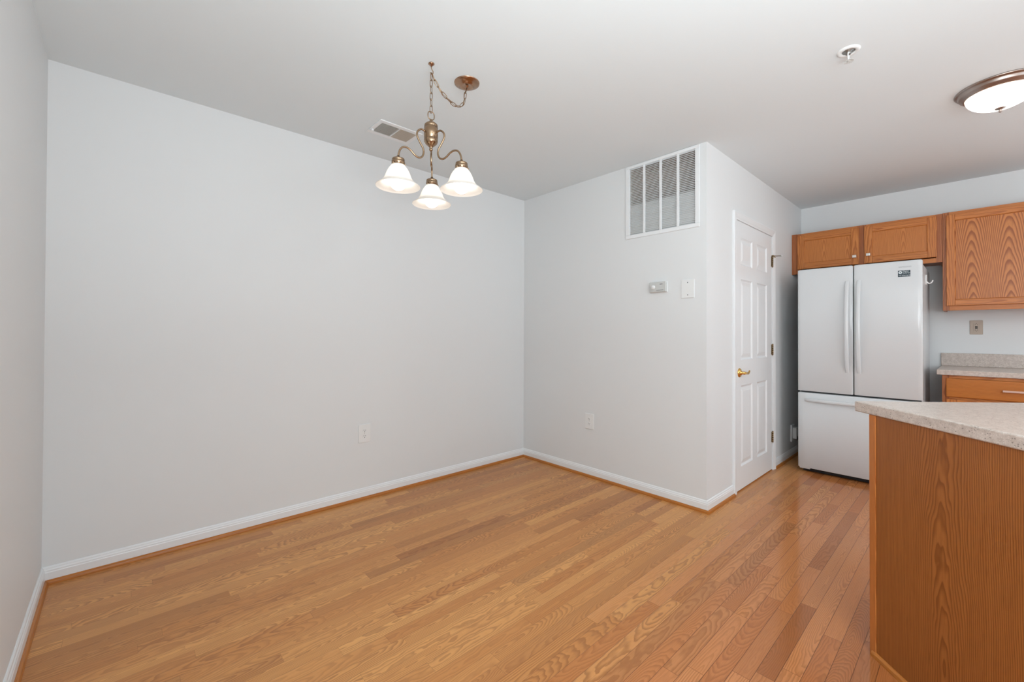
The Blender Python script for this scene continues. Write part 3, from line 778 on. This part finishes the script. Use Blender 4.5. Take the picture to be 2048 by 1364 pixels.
def carcass(y0, y1, z0, z1, xk=KX, back=X4, st=.036, rails=.036, mids=(), open_bottom=True):
    m = MB(); t = .015
    m.box(xk+.0195, back, y0, y0-t, z0, z1); m.box(xk+.0195, back, y1, y1+t, z0, z1)
    m.box(xk+.0195, back, y0-t, y1+t, z0+.012, z0+.012+t); m.box(xk+.0195, back, y0-t, y1+t, z1-t, z1)
    m.box(back-.006, back, y0-t, y1+t, z0+.03, z1-t)
    return m
def face(y0, y1, z0, z1, mids=(), st=.036, rl=.036, xk=KX, tops=None):
    m = MB()
    m.box(xk, xk+.019, y0, y0-st, z0, z1, 0); m.box(xk, xk+.019, y1+st, y1, z0, z1, 0)
    for (a, b) in mids: m.box(xk, xk+.019, a, b, z0, z1, 0)
    m.box(xk+.0002, xk+.019, y0-st, y1+st, z1-rl, z1, 1); m.box(xk+.0002, xk+.019, y0-st, y1+st, z0, z0+rl, 1)
    return m
U0, U1, UZ0, UZ1 = -1.766, -2.7465, 1.7435, 2.124
cu = root('wall_cabinet', (0, 0, 0), label='short two-door oak wall cabinet above the refrigerator', category='cabinet', group='oak wall cabinets')
carcass(U0, U1, UZ0, UZ1).build('body', M_frame, cu)
face(U0, U1, UZ0, UZ1, mids=[(-2.222, -2.282)]).build('face_frame', [M_frame, M_oakH], cu, bevel=.001)
MB().box(KX-.003, KX+.019, W2Y-.0005, U0-.0003, UZ0-.002, UZ1+.001).build('filler_strip', M_frame, cu, bevel=.001)
d1 = cab_door(cu, -1.776, -2.2345, 1.786, 2.1045, M_panA); knob(d1, -2.205, 1.8535)
d2 = cab_door(cu, -2.270, -2.7165, 1.786, 2.1065, M_panB); knob(d2, -2.299, 1.8575)
V0, V1, VZ0 = -2.7475, -3.398, 1.3600
cv = root('wall_cabinet', (0, 0, 0), label='tall oak wall cabinet right of the refrigerator, above the rear worktop', category='cabinet', group='oak wall cabinets')
carcass(V0, V1, VZ0, UZ1+.003).build('body', M_frame, cv)
face(V0, V1, VZ0, UZ1+.003).build('face_frame', [M_frame, M_oakH], cv, bevel=.001)
cab_door(cv, -2.7690, -3.376, 1.3965, 2.1030, M_panC, sw_=.046)
# base cabinet and worktop against the kitchen wall
BX = 1.640
cb = root('base_cabinet', (0, 0, 0), label='oak base cabinet with a pull drawer under the rear worktop', category='cabinet')
m = carcass(-2.752, -3.46, .10, .875, xk=BX); m.box(BX+.075, X4, -2.760, -3.452, 0, .10); m.build('body', M_frame, cb)
m = face(-2.752, -3.46, .10, .875, xk=BX, rl=.022); m.box(BX+.0002, BX+.019, -2.788, -3.424, .700, .724, 1)
m.build('face_frame', [M_frame, M_oakH], cb, bevel=.001)
dw = MB().box(BX-.019, BX-.0005, -2.773, -3.439, .718, .853).build('drawer', M_drawer, cb, bevel=.006, segs=3)
m = MB(); px_ = BX-.019
m.tube([(px_, -3.050, .786), (px_-.026, -3.050, .786)], .0045, 10); m.tube([(px_, -3.142, .786), (px_-.026, -3.142, .786)], .0045, 10)
m.box(px_-.034, px_-.024, -3.044, -3.148, .779, .793)
m.build('pull', M_copper, dw, bevel=.002)
cab_door(cb, -2.773, -3.104, .125, .701, M_panA, xk=BX); cab_door(cb, -3.108, -3.439, .125, .701, M_panB, xk=BX)
ct = root('worktop', (1.93, -3.1, 0), label='speckled beige worktop with upstand along the kitchen wall', category='worktop')
def K(o): o.location = (-1.93, 3.1, 0); return o
K(MB().box(1.615, X4, -2.7245, -3.48, .876, .914).build('slab', M_counter, ct, bevel=.004, segs=3))
K(MB().box(X4-.019, X4, -2.7245, -3.48, .9142, 1.020).build('backsplash', M_counter, ct, bevel=.003))

# ------------------------------------------------------------------ angled peninsula
PO = Vector((-.7955, -2.6545, 0)); PR = math.radians(-135)   # local x runs along the panel, local y is out towards the dining side
# rotz -135: local +x -> (-.707,-.707), local +y -> (.707,-.707) = into the cabinet
pn = root('peninsula_cabinet', PO, PR, label='oak peninsula cabinet with a plain veneered back panel in the right foreground', category='cabinet')
MB().box(.010, 1.50, .008, .60, .09, .875).build('body', M_frame, pn)
MB().box(.028, 1.50, .0015, .0078, .0, .875).build('back_panel', M_pen, pn)
MB().box(0, .0275, -.0015, .018, 0, .875).build('corner_trim', M_oakV, pn, bevel=.0015)
MB().box(.012, 1.50, .0185, .54, 0, .09).build('plinth', M_frame, pn)
prof = [(0, 0), (-.0105, 0)]+[(-.0105*math.cos(a), .019*math.sin(a)) for a in [math.radians(d) for d in (20, 40, 60, 80)]]+[(0, .019)]
m = MB(); m.prism([(p[0]+.0014, p[1]) for p in prof], .012, 1.50, 'x')
m.build('base_moulding', M_shoe, pn)
pt = root('worktop', PO, PR, label='speckled beige worktop on the angled oak peninsula', category='worktop')
MB().box(-.066, 1.56, -.0055, .66, .8755, .914).build('slab', M_counter, pt, bevel=.005, segs=3)
